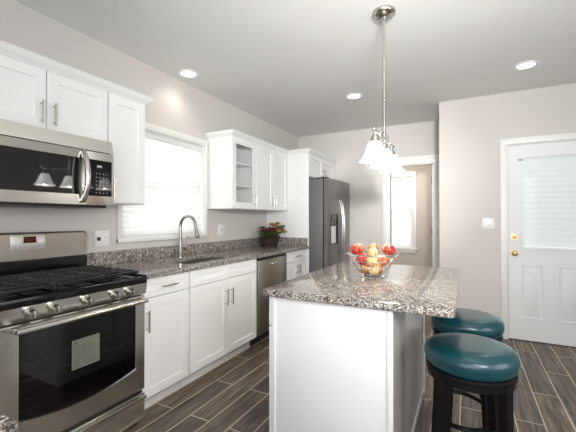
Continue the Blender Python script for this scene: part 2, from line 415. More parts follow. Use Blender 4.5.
# ---- doorway to the hall: casing, jambs, hinges
w = MB(); cw = .085
w.box(DX0-cw, DX0, YD-.02, YD, 0, DZ+cw, .004).box(DX1, DX1+cw, YD-.02, YD, 0, DZ+cw, .004).box(DX0-cw, DX1+cw, YD-.022, YD, DZ, DZ+cw, .004)
w.box(DX0-cw-.01, DX1+cw+.01, YD-.032, YD, DZ+cw-.005, DZ+cw+.02, .004)
w.box(DX0, DX0+.015, YD, YD+.12, 0, DZ).box(DX1-.015, DX1, YD, YD+.12, 0, DZ).box(DX0, DX1, YD, YD+.12, DZ-.015, DZ)
d2 = struct('door_2', w, trim_m)
for z in (.25, 1.09, 1.8):
    hg = MB().box(DX1-.019, DX1-.014, YD+.02, YD+.055, z-.045, z+.045).cyl((DX1-.02, YD+.016, z-.047), (DX1-.02, YD+.016, z+.047), .007, n=10)
    tag(link('hinge', hg, mat('hinge_metal', (.25, .24, .22), .35, 1.0) if z == .25 else bpy.data.materials['hinge_metal'], d2), 'dark metal hinge')
tag(link('strike_plate', MB().box(DX1-.02, DX1-.014, YD+.06, YD+.085, .98, 1.04), blackpl, d2), 'black strike plate')

# ---- entry door (half-light with blind between panes, two raised panels)
w = MB(); cw = .058
w.box(EX0-cw, EX0+.006, YF-.02, YF, 0, EZ+cw, .004).box(EX1-.006, EX1+cw, YF-.02, YF, 0, EZ+cw, .004).box(EX0-cw, EX1+cw, YF-.022, YF, EZ-.006, EZ+cw, .004)
w.box(EX0, EX0+.012, YF, YF+.12, 0, EZ).box(EX1-.012, EX1, YF, YF+.12, 0, EZ).box(EX0, EX1, YF, YF+.12, EZ-.012, EZ)
struct('trim_1', w, trim_m)
dx0, dx1, dy = EX0+.014, EX1-.014, YF+.002
gx0, gx1, gz0, gz1 = 2.965, 3.47, .965, 1.91
leafb = MB().grid('y', [dx0, gx0, gx1, dx1], [.012, gz0, gz1, EZ-.015], [(1, 1)], dy, dy+.042)
d1 = struct('door_1', leafb, doorp, False)
lf = MB()
lf.grid('y', [gx0-.022, gx0+.01, gx1-.01, gx1+.022], [gz0-.022, gz0+.01, gz1-.01, gz1+.022], [(1, 1)], dy-.01, dy-.0005)
link('lite_frame', lf, doorp, d1, False)
link('glass', MB().box(gx0, gx1, dy+.004, dy+.008, gz0, gz1), doorglass, d1)
link('enclosed_blind', slats(-(dy+.024), gx0+.008, gx1-.008, gz0+.01, gz1-.01, FY, .055, .0562, 1.5), blind2_m, d1)
def raised(x0, x1, z0, z1):
    mb = MB()
    def ring(i, n): return [mb.bm.verts.new((x, dy-n, z)) for x, z in ((x0+i, z0+i), (x1-i, z0+i), (x1-i, z1-i), (x0+i, z1-i))]
    R = [ring(0, -.003), ring(0, .002), ring(.006, .007), ring(.014, .002), ring(.024, .001), ring(.036, .006)]
    for A, B in zip(R, R[1:]):
        for k in range(4): mb.bm.faces.new((A[k], A[(k+1) % 4], B[(k+1) % 4], B[k]))
    mb.bm.faces.new(R[-1]); mb.bm.faces.new(list(reversed(R[0]))); return mb
link('door_panel', raised(2.952, 3.128, .235, .79), doorp, d1); link('door_panel', raised(3.262, 3.44, .235, .79), doorp, d1)
kx = 2.888
k = MB().cyl((kx, dy, 1.075), (kx, dy-.012, 1.075), .031, n=24).sph((kx, dy-.012, 1.075), .022, (1, .5, 1)).box(kx-.004, kx+.004, dy-.042, dy-.02, 1.058, 1.092, .002)
tag(link('deadbolt', k, brass, d1), 'round brass deadbolt')
k = MB().cyl((kx, dy, .905), (kx, dy-.010, .905), .031, n=24).cyl((kx, dy-.01, .905), (kx, dy-.04, .905), .011, n=14).sph((kx, dy-.055, .905), .027, (1, .75, 1))
tag(link('door_knob', k, brass, d1), 'round brass door knob')
tag(link('blind_slider', MB().box(2.922, 2.968, dy-.014, dy, 1.868, 1.89, .002), greyp, d1), 'small grey blind control')
link('threshold', MB().box(dx0, dx1, YF+.002, YF+.1, 0, .012), darkdot, d1)
s_ = thing('door_sensor', 'small white alarm sensor on the top left corner of the entry door casing', 'sensor', (2.812, YF-.02, 1.95))
link('housing', MB().box(2.80, 2.818, YF-.034, YF-.0205, 1.945, 2.01, .003), plate, s_)
link('magnet', MB().box(2.824, 2.836, YF-.03, YF-.0205, 1.955, 1.998, .002), plate, s_)
# ---- baseboards
for nm, b in (('baseboard_entry', MB().box(XC, EX0-cw, YF-.014, YF, 0, .09, .003).box(EX1+cw, XR, YF-.014, YF, 0, .09, .003)),
              ('baseboard_back', MB().box(.95, DX0-.085, YD-.014, YD, 0, .09, .003)),
              ('baseboard_corner', MB().box(XC-.014, XC, YF, YD, 0, .09, .003)),
              ('baseboard_right', MB().box(XR-.014, XR, YB, YF, 0, .09, .003)),
              ('baseboard_hall', MB().box(0, XC, HY-.014, HY, 0, .09, .003))):
    struct(nm, b, trim_m)

# ------------------------------------------------------------------ base cabinets
FACE = .605; DF = .628       # carcass face, door face
def base_cab(y0, y1, label, fronts, toe=True):
    t = thing('base_cabinet', label, 'cabinet', (.3, (y0+y1)/2, 0), 'white base cabinets along the left wall')
    cb = MB()
    if toe: cb.box(.002, FACE, y0, y1, .105, .8795, .001)
    else: cb.box(.002, FACE, y0, y0+.018, .105, .8795).box(.002, FACE, y1-.018, y1, .105, .8795).box(.002, FACE, y0+.018, y1-.018, .105, .123).box(.002, .01, y0+.018, y1-.018, .123, .8795).box(FACE-.018, FACE, y0+.018, y1-.018, .72, .8795).box(FACE-.018, FACE, (y0+y1)/2-.03, (y0+y1)/2+.03, .123, .72)
    link('carcass', cb, white, t)
    link('toe_kick', MB().box(.03, .535, y0, y1, 0.001, .105).box(.535, .548, y0, y1, .001, .055, .003), white, t)
    return t
def front(t, kind, y0, y1, z0, z1, handle=None, frw=.058):
    d = link(kind, MB().panel(FX, y0, y1, z0, z1, FACE+.001, DF, frw), white, t)
    if handle: pull(d, FX, *handle)
    return d
t = base_cab(1.497, 1.925, 'white base cabinet with one drawer and one door beside the range', None)
front(t, 'drawer', 1.503, 1.921, .755, .877, ((1.718), .815, DF, .14, False), .04)
front(t, 'door', 1.503, 1.921, .112, .750, (1.54, .61, DF, .14))
t = base_cab(1.93, 2.845, 'wide white sink base cabinet with two doors under the faucet', None, False)
link('false_drawer', MB().panel(FX, 1.935, 2.388, .755, .877, FACE+.001, DF, .04).panel(FX, 2.388, 2.841, .755, .877, FACE+.001, DF, .04), white, t)
front(t, 'door', 1.935, 2.386, .112, .750, (2.352, .60, DF, .14))
front(t, 'door', 2.391, 2.841, .112, .750, (2.425, .60, DF, .14))
t = base_cab(3.465, 4.068, 'white base cabinet between the dishwasher and the refrigerator panel', None)
front(t, 'drawer', 3.47, 4.02, .755, .877, (3.75, .815, DF, .14, False), .04)
front(t, 'door', 3.47, 3.743, .112, .750, (3.71, .66, DF, .11))
front(t, 'door', 3.748, 4.02, .112, .750, (3.782, .66, DF, .11))
t = base_cab(.28, .727, 'white base cabinet on the near side of the range', None)
front(t, 'drawer', .32, .723, .755, .877, (.52, .815, DF, .14, False), .04)
front(t, 'door', .32, .723, .112, .750, (.70, .61, DF, .14))

# ---- dishwasher
t = thing('dishwasher', 'stainless steel dishwasher under the counter between white cabinets', 'dishwasher', (.3, 3.155, 0))
link('tub', MB().box(.03, .595, 2.855, 3.457, .1, .868), blackpl, t)
d = link('door', MB().box(.596, .640, 2.857, 3.455, .118, .852, .006), dwsteel, t)
hp = MB()
hp.box(.638, .662, 3.09, 3.22, .790, .812, .008)
tag(link('handle', hp, chrome, d), 'short polished scoop handle')
link('control_strip', MB().box(.596, .638, 2.857, 3.455, .854, .872, .003), blackpl, t)
link('kick_plate', MB().box(.03, .54, 2.857, 3.455, .001, .1), blackpl, t)

# ---- countertops
CT0, CT1 = .8812, .915
ct = thing('countertop', 'speckled granite countertop with the undermount sink along the left wall', 'countertop', (.32, 2.79, CT0))
SX0, SX1, SY0, SY1 = .175, .54, 2.02, 2.72
link('slab', MB().grid('z', [.001, SX0, SX1, .648], [1.495, SY0, SY1, 4.068], [(1, 1)], CT0, CT1), gran, ct, False)
bv = ct.children[0].modifiers.new('bevel', 'BEVEL'); bv.width = .004; bv.segments = 2; bv.limit_method = 'ANGLE'
link('backsplash', MB().box(  .001, .021, 1.495, 4.068, CT1+.0005, 1.017, .002).box(.021, .62, 4.048, 4.068, CT1+.0005, 1.017, .002), gran, ct)
sk = thing('kitchen_sink', 'stainless steel undermount sink set into the granite counter', 'sink', (.36, 2.37, .70))
bz = .70
sk_b = MB()
for (a, b) in ((SY0-.006, 2.36), (2.385, SY1+.006)):
    sk_b.grid('z', [SX0-.006, SX0+.002, SX1-.002, SX1+.006], [a, a+.008, b-.008, b], [(1, 1)], bz, CT0-.001)
    sk_b.box(SX0-.006, SX1+.006, a, b, bz-.003, bz)
link('basin', sk_b, dwsteel, sk)
for y in (2.19, 2.55): link('drain', MB().cyl((.36, y, bz), (.36, y, bz+.004), .04, n=24), chrome, sk)
# faucet
fx, fy = .105, 2.36
f = thing('faucet', 'tall arched brushed steel kitchen faucet behind the sink', 'faucet', (fx, fy, CT1))
link('body', MB().cyl((fx, fy, CT1+.0005), (fx, fy, CT1+.008), .03, n=24).cyl((fx, fy, CT1+.008), (fx, fy, 1.06), .022, .019, n=20), fsteel, f)
pts = [(fx, fy, 1.05), (fx, fy, 1.12), (fx, fy, 1.18)]; R_ = .09; zc = 1.20
for k in range(0, 13): a = PI-PI*k/12*.93; pts.append((fx+R_+R_*math.cos(a), fy, zc+R_*math.sin(a)))
ex = pts[-1]
link('spout', MB().tube(pts+[(ex[0]+.006, fy, ex[2]-.03)], .0145, 14), fsteel, f)
ex = (ex[0]+.006, fy, ex[2]-.03)
link('spray_head', MB().cyl(ex, (ex[0]+.022, fy, ex[2]-.085), .015, .021, n=18).cyl((ex[0]+.022, fy, ex[2]-.085), (ex[0]+.024, fy, ex[2]-.094), .021, .018, n=18), fsteel, f)
link('lever', MB().cyl((fx, fy, 1.0), (fx+.005, fy+.055, 1.0), .013, n=14).tube([(fx+.005, fy+.05, 1.0), (fx+.008, fy+.075, 1.02), (fx+.01, fy+.085, 1.06), (fx+.01, fy+.082, 1.10)], .007, 10), fsteel, f)

# ---- near peninsula counter whose corner shows at the lower left of the photo
t = thing('peninsula_cabinet', 'white peninsula base under the granite corner nearest the camera', 'cabinet', (.9, -.2, 0))
link('carcass', MB().box(.002, 1.76, -.55, .275, .105, .8795, .001), white, t)
link('toe_kick', MB().box(.03, 1.70, -.49, .22, .001, .105), white, t)
pc = thing('countertop', 'granite countertop corner at the bottom left, nearest the camera', 'countertop', (.9, -.2, CT0))
PX, PY, pr_ = 1.80, .315, .05
out = [(.001, -.59), (PX, -.59)]+[(PX-pr_+pr_*math.cos(a), PY-pr_+pr_*math.sin(a)) for a in [PI/2*k/8 for k in range(9)]]+[(.648, PY), (.648, .728), (.001, .728)]
link('slab', MB().prism(out, lambda a, b, d: (a, b, d), CT0, CT1), gran, pc)

# ------------------------------------------------------------------ range
RY0, RY1, RF = .730, 1.490, .665
rg = thing('gas_range', 'stainless steel gas range with black grates and a wide oven window', 'range', (.33, 1.12, 0))
link('body', MB().box(.02, RF-.03, RY0, RY1, .03, .885, .002), sidegrey, rg)
link('foot', MB().cyl((.08, RY0+.06, .001), (.08, RY0+.06, .03), .02), blackpl, rg); link('foot', MB().cyl((.08, RY1-.06, .001), (.08, RY1-.06, .03), .02), blackpl, rg)
link('foot', MB().cyl((.55, RY0+.06, .001), (.55, RY0+.06, .03), .02), blackpl, rg); link('foot', MB().cyl((.55, RY1-.06, .001), (.55, RY1-.06, .03), .02), blackpl, rg)
ctp = MB().box(.09, .675, RY0, RY1, .8855, .912, .004).box(.662, .697, RY0, RY1, .872, .914, .007)
for y in (RY0, RY1-.02): ctp.box(.09, .69, y, y+.02, .905, .922, .005)
link('cooktop', ctp, enamel, rg)
# control panel, tilted
link('control_panel', MB().prism([(.64, .806), (.681, .806), (.693, .872), (.64, .872)], lambda a, b, d: (a, d, b), RY0, RY1), steel, rg)
cpn = kids(rg)[-1]
for y in (.850, .952, 1.112, 1.275, 1.372):
    kb = MB().cyl((.689, y, .840), (.700, y, .8385), .026, .024, n=24).cyl((.700, y, .8385), (.722, y, .834), .021, .019, n=24)
    kb.box(.716, .732, y-.004, y+.004, .815, .853, .003)
    link('knob', kb, nickel, cpn)
# backguard
def backg():
    r = .03; y0, y1, z0, z1 = RY0, RY1, 1.018, 1.178
    o = [(y0, z0), (y1, z0)]+[(y1-r+r*math.cos(a), z1-r+r*math.sin(a)) for a in [PI/2*k/6 for k in range(7)]]+[(y0+r+r*math.cos(a), z1-r+r*math.sin(a)) for a in [PI/2+PI/2*k/6 for k in range(7)]]
    return o
bgd = link('backguard', MB().prism(backg(), FX, .022, .085), steel, rg)
bt = MB()
o_ = backg()[2:]
link('backguard_trim', bt.tube([(.084, p[0]*1.0, p[1]) for p in [(RY1, 1.018)]+o_+[(RY0, 1.018)]], .006, 8), dsteel, rg)
link('backguard_base', MB().box(.022, .092, RY0, RY1, .905, 1.017, .003), enamel, rg)
dp = link('display_panel', MB().box(.085, .091, 1.035, 1.222, 1.078, 1.164, .003), greyl, bgd)
for (a, b, c, e, m_) in ((1.095, 1.145, 1.122, 1.150, redled), (1.050, 1.085, 1.11, 1.142, plate), (1.155, 1.205, 1.11, 1.142, plate)):
    pass
dpp = link('display_window', MB().box(.091, .0925, 1.100, 1.168, 1.120, 1.158), blackgl, bgd)
dg = MB()
for i, y in enumerate((1.114, 1.126, 1.142, 1.154)):
    dg.box(.0925, .0932, y-.0035, y+.0035, 1.132, 1.134).box(.0925, .0932, y-.0035, y+.0035, 1.144, 1.146).box(.0925, .0932, y+.0025, y+.0035, 1.132, 1.146)
tag(link('display_digits', dg, redled, bgd), 'red lit digits')
for y in (1.068, 1.196): link('touch_pad', MB().sph((.091, y, 1.13), .02, (.08, 1.05, .8)), plate, bgd)
bt = MB()
for y in (1.06, 1.085, 1.11, 1.135, 1.16, 1.185): bt.box(.091, .0925, y-.007, y+.007, 1.092, 1.100)
link('button_row', bt, greyp, bgd)
# burners and grates
for (x, y, r) in ((.24, .90, .035), (.50, .90, .045), (.37, 1.12, .05), (.24, 1.34, .04), (.50, 1.34, .045)):
    b_ = MB().lathe([(r*1.4, 0), (r*1.4, .006), (r, .008), (r, .016), (r*.9, .02)], (x, y, .912), 24)
    link('burner', b_, iron, rg)
gz = .945
for (y0, y1) in ((RY0+.022, .985), (.99, 1.25), (1.255, RY1-.022)):
    g_ = MB(); q = .007
    for x in (.13, .64): g_.box(x-q, x+q, y0, y1, gz-.014, gz+.002, .003)
    for y in (y0+q, y1-q): g_.box(.13, .64, y-q, y+q, gz-.014, gz+.002, .003)
    ym = (y0+y1)/2
    g_.box(.13, .64, ym-q*.8, ym+q*.8, gz-.01, gz+.006, .003)
    for x in (.19, .25, .31, .385, .46, .52, .58):
        g_.box(x-q*.8, x+q*.8, y0, y1, gz-.01, gz+.006, .003)
    for x in (.135, .635):
        for y in (y0+.012, y1-.012): g_.box(x-.006, x+.006, y-.006, y+.006, .9125, gz-.01)
    link('grate', g_, iron, rg)
# oven door with bowed lower edge of window
od = MB(); X1 = .682
wy0, wy1, wzt, wzb = .812, 1.420, .745, .365
def arc_low(n=14):
    return [(wy0+(wy1-wy0)*k/n, wzb-.042*math.sin(PI*k/n)**.8) for k in range(n+1)]
bm = od.bm
inner = [(wy0, wzt)]+arc_low()+[(wy1, wzt)]
no = len(inner)
def outer_pt(p):
    return p
oy0, oy1, oz0, oz1 = RY0+.003, RY1-.003, .218, .795
outer = []
for i, p in enumerate(inner):
    if i == 0: outer.append((oy0, oz1))
    elif i == no-1: outer.append((oy1, oz1))
    else: outer.append((oy0+(oy1-oy0)*(i-1)/(no-3), oz0))
def loop(pts, n, sh=0): return [bm.verts.new((n, p[0], p[1])) for p in pts]
e_ = .006
outs = [(min(max(p[0], oy0+e_), oy1-e_), min(max(p[1], oz0+e_), oz1-e_)) for p in outer]
LA = [loop(outer, .637), loop(outer, X1-e_), loop(outs, X1)]
inn_ch = [((p[0]-.003 if p[0] < 1.1 else p[0]+.003), p[1]+(.003 if p[1] > .7 else -.003)) for p in inner]
LA += [loop(inn_ch, X1), loop(inner, X1-.006), loop(inner, .637)]
for A, B in zip(LA, LA[1:]+LA[:1]):
    for k in range(no): bm.faces.new((A[k], A[(k+1) % no], B[(k+1) % no], B[k]))
door = link('oven_door', od, steel, rg, False)
link('oven_window', MB().prism(inner, FX, X1-.012, X1-.008), ovglass, door)
hd = MB(); hy0, hy1 = .772, 1.446
hd.tube([(.745, hy0+(hy1-hy0)*k/12, .777) for k in range(13)], .0135, 14)
for y in (hy0+.012, hy1-.012): hd.box(.68, .752, y-.012, y+.012, .765, .79, .005)
link('handle', hd, nickel, door)
link('oven_sticker', MB().box(X1-.008, X1-.0065, 1.045, 1.193, .497, .646), stick_m, door)
st = MB()
for k in range(9): st.box(X1-.0065, X1-.006, 1.057, 1.182-(k % 3)*.012, .512+k*.0125, .514+k*.0125)
st.box(X1-.0065, X1-.006, 1.057, 1.070, .625, .636)
link('sticker_print', st, darkdot, door)
link('badge', MB().box(X1, X1+.002, 1.105, 1.165, .238, .248, .001), dsteel, door)
# oven cavity and racks seen through the tinted window
cv = MB(); cvm = mat('oven_cavity', (.03, .022, .03), .35)
link('oven_cavity', cv.box(.6355, .6375, wy0-.01, wy1+.01, wzb-.07, wzt+.01), cvm, rg)
rk = MB()
for z in (.60, .53): rk.cyl((.664, wy0+.02, z), (.664, wy1-.015, z), .003, n=8)
link('oven_rack', rk, rack_m, rg)
dr = link('storage_drawer', MB().box(.638, .680, RY0+.003, RY1-.003, .035, .198, .005), steel, rg)
hd = MB().box(.69, .708, RY0+.01, RY1-.01, .168, .190, .006)
for y in (RY0+.02, RY1-.05): hd.box(.678, .70, y, y+.03, .170, .188, .003)
link('handle', hd, nickel, dr)
link('drawer_gap', MB().box(.60, .66, RY0+.005, RY1-.005, .198, .218), blackpl, rg)

# ------------------------------------------------------------------ microwave
mw = thing('microwave', 'stainless over-the-range microwave with curved handle under the wall cabinets', 'microwave', (.2, 1.086, 1.345))
MY0, MY1 = .706, 1.466
link('body', MB().box(.002, .372, MY0, MY1, 1.352, 1.768), sidegrey, mw)
link('vent_hood', MB().prism([(.30, 1.766), (.385, 1.766), (.405, 1.686), (.30, 1.686)], lambda a, b, d: (a, d, b), MY0, MY1), steel, mw)
md = MB().grid('x', [MY0, MY0+.03, 1.262, 1.284], [1.352, 1.412, 1.632, 1.680], [(1, 1)], .373, .405)
d = link('door', md, steel, mw, False)
mwgl = mat('microwave_glass', (.008, .008, .009), .04, Specular_IOR_Level=.8)
link('window', MB().prism([(.393, MY0+.03), (.403, MY0+.03), (.388, 1.262), (.378, 1.262)], lambda a, b, d: (a, b, d), 1.412, 1.632), mwgl, d)
hpts = [(.408+.042*math.sin(PI*k/14)**.7, 1.262+.006*math.sin(PI*k/14), 1.372+.30*k/14) for k in range(15)]
hd = MB()
hd.tube(hpts, .016, 14)
link('handle', hd, nickel, d)
cp = link('control_panel', MB().box(.373, .405, 1.286, MY1, 1.352, 1.680, .002), steel, mw)
link('keypad_glass', MB().box(.405, .4065, 1.300, 1.452, 1.408, 1.632), blackgl, cp)
kp = MB()
for r_ in range(6):
    for c_ in range(4): kp.box(.4065, .407, 1.345+c_*.023, 1.352+c_*.023, 1.425+r_*.024, 1.430+r_*.024)
kp.box(.4065, .407, 1.352, 1.385, 1.585, 1.600)
link('keypad_print', kp, greyp, cp)
vb = MB().box(.02, .36, MY0+.02, MY1-.02, 1.335, 1.352)
link('underside_vent', vb, blackpl, mw)

# ------------------------------------------------------------------ wall cabinets
UF, UD, UT, UB = .305, .328, 2.125, 1.37
def wall_cab(y0, y1, z0, label, xf=UF, grp='white wall cabinets along the left wall', z1=UT, back=.002):
    t = thing('wall_cabinet', label, 'cabinet', ((xf+back)/2, (y0+y1)/2, z0), grp)
    link('carcass', MB().box(back, xf, y0, y1, z0, z1, .001), white, t); return t
def ufront(t, y0, y1, z0, z1, hy=None, hz=None, xf=UF, xd=UD, hl=.13, fw=.058):
    d = link('door', MB().panel(FX, y0, y1, z0, z1, xf+.001, xd, fw), white, t)
    if hy: pull(d, FX, hy, hz, xd, hl)
    return d
t = wall_cab(.718, 1.481, 1.770, 'white two-door wall cabinet above the microwave')
ufront(t, .722, 1.099, 1.776, UT-.012, 1.068, 1.865); ufront(t, 1.104, 1.477, 1.776, UT-.012, 1.137, 1.865)
t = wall_cab(1.482, 1.783, UB, 'narrow white wall cabinet between the microwave and the window')
ufront(t, 1.486, 1.779, UB+.004, UT-.012, 1.507, 1.475)
t = wall_cab(.10, .704, UB, 'white wall cabinet left of the microwave cabinet')
ufront(t, .104, .399, UB+.004, UT-.012, .372, 1.475); ufront(t, .404, .699, UB+.004, UT-.012, .431, 1.475)
cprof = [(0, UT-.012), (.004, UT-.012), (.010, UT), (.014, UT+.004), (.024, UT+.012), (.034, UT+.026), (.036, UT+.032), (.040, UT+.034), (.040, UT+.044), (0, UT+.044)]
cr = thing('crown_molding', 'white crown molding on top of the cabinets left of the window', 'molding', (.3, 1.0, UT))
link('molding', MB().sweep([(UD-.002, .10), (UD-.002, 1.783), (.002, 1.783)], [(-o if False else o, z) for o, z in cprof]), white, cr)
# glass-door cabinet: open shell with shelves
g0, g1 = 2.852, 3.298
t = thing('wall_cabinet', 'white wall cabinet with a glass door and shelves right of the window', 'cabinet', (.15, (g0+g1)/2, UB), 'white wall cabinets along the left wall')
sh = MB().box(.002, UF, g0, g0+.018, UB, UT).box(.002, UF, g1-.018, g1, UB, UT).box(.002, UF, g0+.018, g1-.018, UB, UB+.018).box(.002, UF, g0+.018, g1-.018, UT-.018, UT).box(.002, .012, g0+.018, g1-.018, UB+.018, UT-.018)
link('carcass', sh, white, t)
for z in (1.62, 1.86): link('shelf', MB().box(.012, .285, g0+.0185, g1-.0185, z-.009, z+.009), white, t)
d = link('door', MB().grid('x', [g0+.004, g0+.066, g1-.06, g1-.004], [UB+.004, UB+.07, UT-.075, UT-.012], [(1, 1)], UF+.001, UD), white, t, False)
link('pane', MB().box(UF+.008, UF+.012, g0+.066, g1-.06, UB+.07, UT-.075), cabglass, d)
pull(d, FX, g1-.032, 1.475, UD, .13)
t = wall_cab(3.299, 4.068, UB, 'white two-door wall cabinet beside the tall refrigerator panel')
ufront(t, 3.303, 3.690, UB+.004, UT-.012, 3.662, 1.475); ufront(t, 3.695, 4.064, UB+.004, UT-.012, 3.723, 1.475)
t = thing('refrigerator_cabinet', 'white two-door cabinet above the refrigerator with a tall side panel', 'cabinet', (.3, 4.56, 0))
link('side_panel', MB().box(.002, .633, 4.0695, 4.089, .001, UT, .001), white, t)
link('carcass', MB().box(.002, .610, 4.0895, 5.06, 1.815, UT, .001), white, t)
ufront(t, 4.094, 4.556, 1.82, UT-.012, 4.528, 1.90, .610, .633, .11); ufront(t, 4.561, 5.02, 1.82, UT-.012, 4.59, 1.90, .610, .633, .11)
cr = thing('crown_molding', 'white crown molding running from the glass cabinet to the back wall', 'molding', (.3, 3.9, UT))
link('molding', MB().sweep([(.002, g0), (UD-.002, g0), (UD-.002, 4.0685), (.6335, 4.0685), (.6335, 5.068)], cprof), white, cr)

# ------------------------------------------------------------------ refrigerator (faces +X)
rf = thing('refrigerator', 'dark stainless side-by-side refrigerator with dispenser and bowed doors', 'refrigerator', (.45, 4.575, 0))
FY0, FY1 = 4.118, 5.028
link('body', MB().box(.05, .81, FY0, FY1, .02, 1.782, .003), sidegrey, rf)
link('base_grille', MB().box(.70, .83, FY0+.01, FY1-.01, .012, .085), blackpl, rf)
def fdoor(y0, y1, hole=None):
    mb = MB(); n = 10; z0, z1 = .09, 1.785
    yc = (FY0+FY1)/2; hw = (FY1-FY0)/2
    def xs(y): return .880+.032*(1-((y-yc)/hw)**2)
    ys = [y0+(y1-y0)*k/n for k in range(n+1)]
    if hole: ys = sorted(set([round(v, 4) for v in ys if not (hole[0]-.012 < v < hole[1]+.012)]+[hole[0], hole[1]]))
    zs = [z0]+([hole[2], hole[3]] if hole else [])+[z1]
    bm = mb.bm; V = {}
    def v(i, j, f):
        if (i, j, f) not in V: V[(i, j, f)] = bm.verts.new((xs(ys[i]) if f else .828, ys[i], zs[j]))
        return V[(i, j, f)]
    for i in range(len(ys)-1):
        for j in range(len(zs)-1):
            hol = hole and j == 1 and hole[0]-1e-6 <= ys[i] < hole[1]-1e-6
            bm.faces.new((v(i, j, 0), v(i, j+1, 0), v(i+1, j+1, 0), v(i+1, j, 0)))
            if not hol: bm.faces.new((v(i, j, 1), v(i+1, j, 1), v(i+1, j+1, 1), v(i, j+1, 1)))
        bm.faces.new((v(i, 0, 0), v(i+1, 0, 0), v(i+1, 0, 1), v(i, 0, 1)))
        J = len(zs)-1; bm.faces.new((v(i, J, 0), v(i, J, 1), v(i+1, J, 1), v(i+1, J, 0)))
    I = len(ys)-1
    for j in range(len(zs)-1):
        bm.faces.new((v(0, j, 0), v(0, j, 1), v(0, j+1, 1), v(0, j+1, 0))); bm.faces.new((v(I, j, 0), v(I, j+1, 0), v(I, j+1, 1), v(I, j, 1)))
    return mb, xs
HO = (4.19, 4.42, .93, 1.33)
mb, xs = fdoor(FY0, 4.512, HO)
fd = link('freezer_door', mb, dsteel, rf)
link('dispenser_cavity', MB().grid('x', [HO[0], HO[0]+.012, HO[1]-.012, HO[1]], [HO[2], HO[2]+.012, HO[3]-.16, HO[3]], [(1, 1), (1, 0)][:1], .83, .893), blackpl, fd)
link('dispenser_well', MB().box(.83, .884, HO[0]+.012, HO[1]-.012, HO[2]+.012, HO[3]-.16), dispw, fd)
link('dispenser_screen', MB().box(.893, .896, HO[0]+.01, HO[1]-.01, HO[3]-.15, HO[3]-.01), blackgl, fd)
mb, xs = fdoor(4.518, FY1); fr_ = link('fridge_door', mb, dsteel, rf)
tag(link('badge', MB().box(.888, .891, 4.93, 4.965, 1.70, 1.735), greyp, fr_), 'small square badge')
for par, y, sg in ((fd, 4.478, -1), (fr_, 4.552, 1)):
    pts = [(.905+.055*math.sin(PI*k/14)**.6, y+sg*.0, .72+.80*k/14) for k in range(15)]
    tag(link('handle', MB().tube(pts, .0125, 12), nickel, par), 'long curved steel handle')
for q_ in (FY0+.01, FY1-.07): link('hinge_cap', MB().box(.72, .87, q_, q_+.06, 1.7825, 1.802, .003), blackpl, rf)

# ------------------------------------------------------------------ island
IX0, IX1, IY0, IY1 = 1.556, 2.163, 1.508, 2.70
isl = thing('kitchen_island', 'white kitchen island base with smooth panels under the granite top', 'island', (1.87, 2.08, 0))
link('carcass', MB().box(IX0+.022, IX1-.006, IY0, IY1, .1, .8795, .001), bead, isl)
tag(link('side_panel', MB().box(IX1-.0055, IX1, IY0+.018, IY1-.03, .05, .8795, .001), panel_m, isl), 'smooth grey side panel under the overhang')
link('toe_kick', MB().box(IX0+.08, IX1-.006, IY0, IY1, .001, .1), bead, isl)
for q_ in ((IX0+.024, IX0+.042, IY0-.006, IY0), (IX1-.018, IX1+.006, IY0-.006, IY0+.018), (IX1, IX1+.012, IY1-.03, IY1+.004)):
    link('corner_trim', MB().box(*q_, .002, .879, .001), bead, isl)
link('base_trim', MB().box(IX1, IX1+.005, IY0+.018, IY1-.03, .002, .05, .001), bead, isl)
n = 3; wd = (IY1-IY0)/n
for k in range(n):
    a, b = IY0+k*wd+.003, IY0+(k+1)*wd-.003
    d = link('door', MB().panel(FMX, a, b, .112, .72, -(IX0+.021), -(IX0), .055), bead, isl); pull(d, FMX, b-.03 if k == 0 else a+.03, .62, -IX0, .13)
    d = link('drawer', MB().panel(FMX, a, b, .728, .872, -(IX0+.021), -(IX0), .04), bead, isl); pull(d, FMX, (a+b)/2, .80, -IX0, .13, False)
def rrect(x0, x1, y0, y1, r, n=6):
    o = []
    for cx, cy, s0 in ((x1-r, y1-r, 0), (x0+r, y1-r, 1), (x0+r, y0+r, 2), (x1-r, y0+r, 3)):
        o += [(cx+r*math.cos(PI/2*(s0+k/n)), cy+r*math.sin(PI/2*(s0+k/n))) for k in range(n+1)]
    return o
it = thing('countertop', 'polished granite island top with the bowl of apples on it', 'countertop', (1.98, 2.08, CT0))
sl = MB(); bm = sl.bm; rings = []
for ins, z in ((.003, CT0), (0, CT0+.004), (0, CT1-.006), (.002, CT1-.002), (.006, CT1)):
    rings.append([bm.verts.new((x, y, z)) for x, y in rrect(1.540+ins, 2.408-ins, 1.470+ins, 2.73-ins, .02)])
for A, B in zip(rings, rings[1:]):
    for k in range(len(A)): bm.faces.new((A[k], A[(k+1) % len(A)], B[(k+1) % len(A)], B[k]))
bm.faces.new(list(reversed(rings[0]))); bm.faces.new(rings[-1])
link('slab', sl, gran, it)

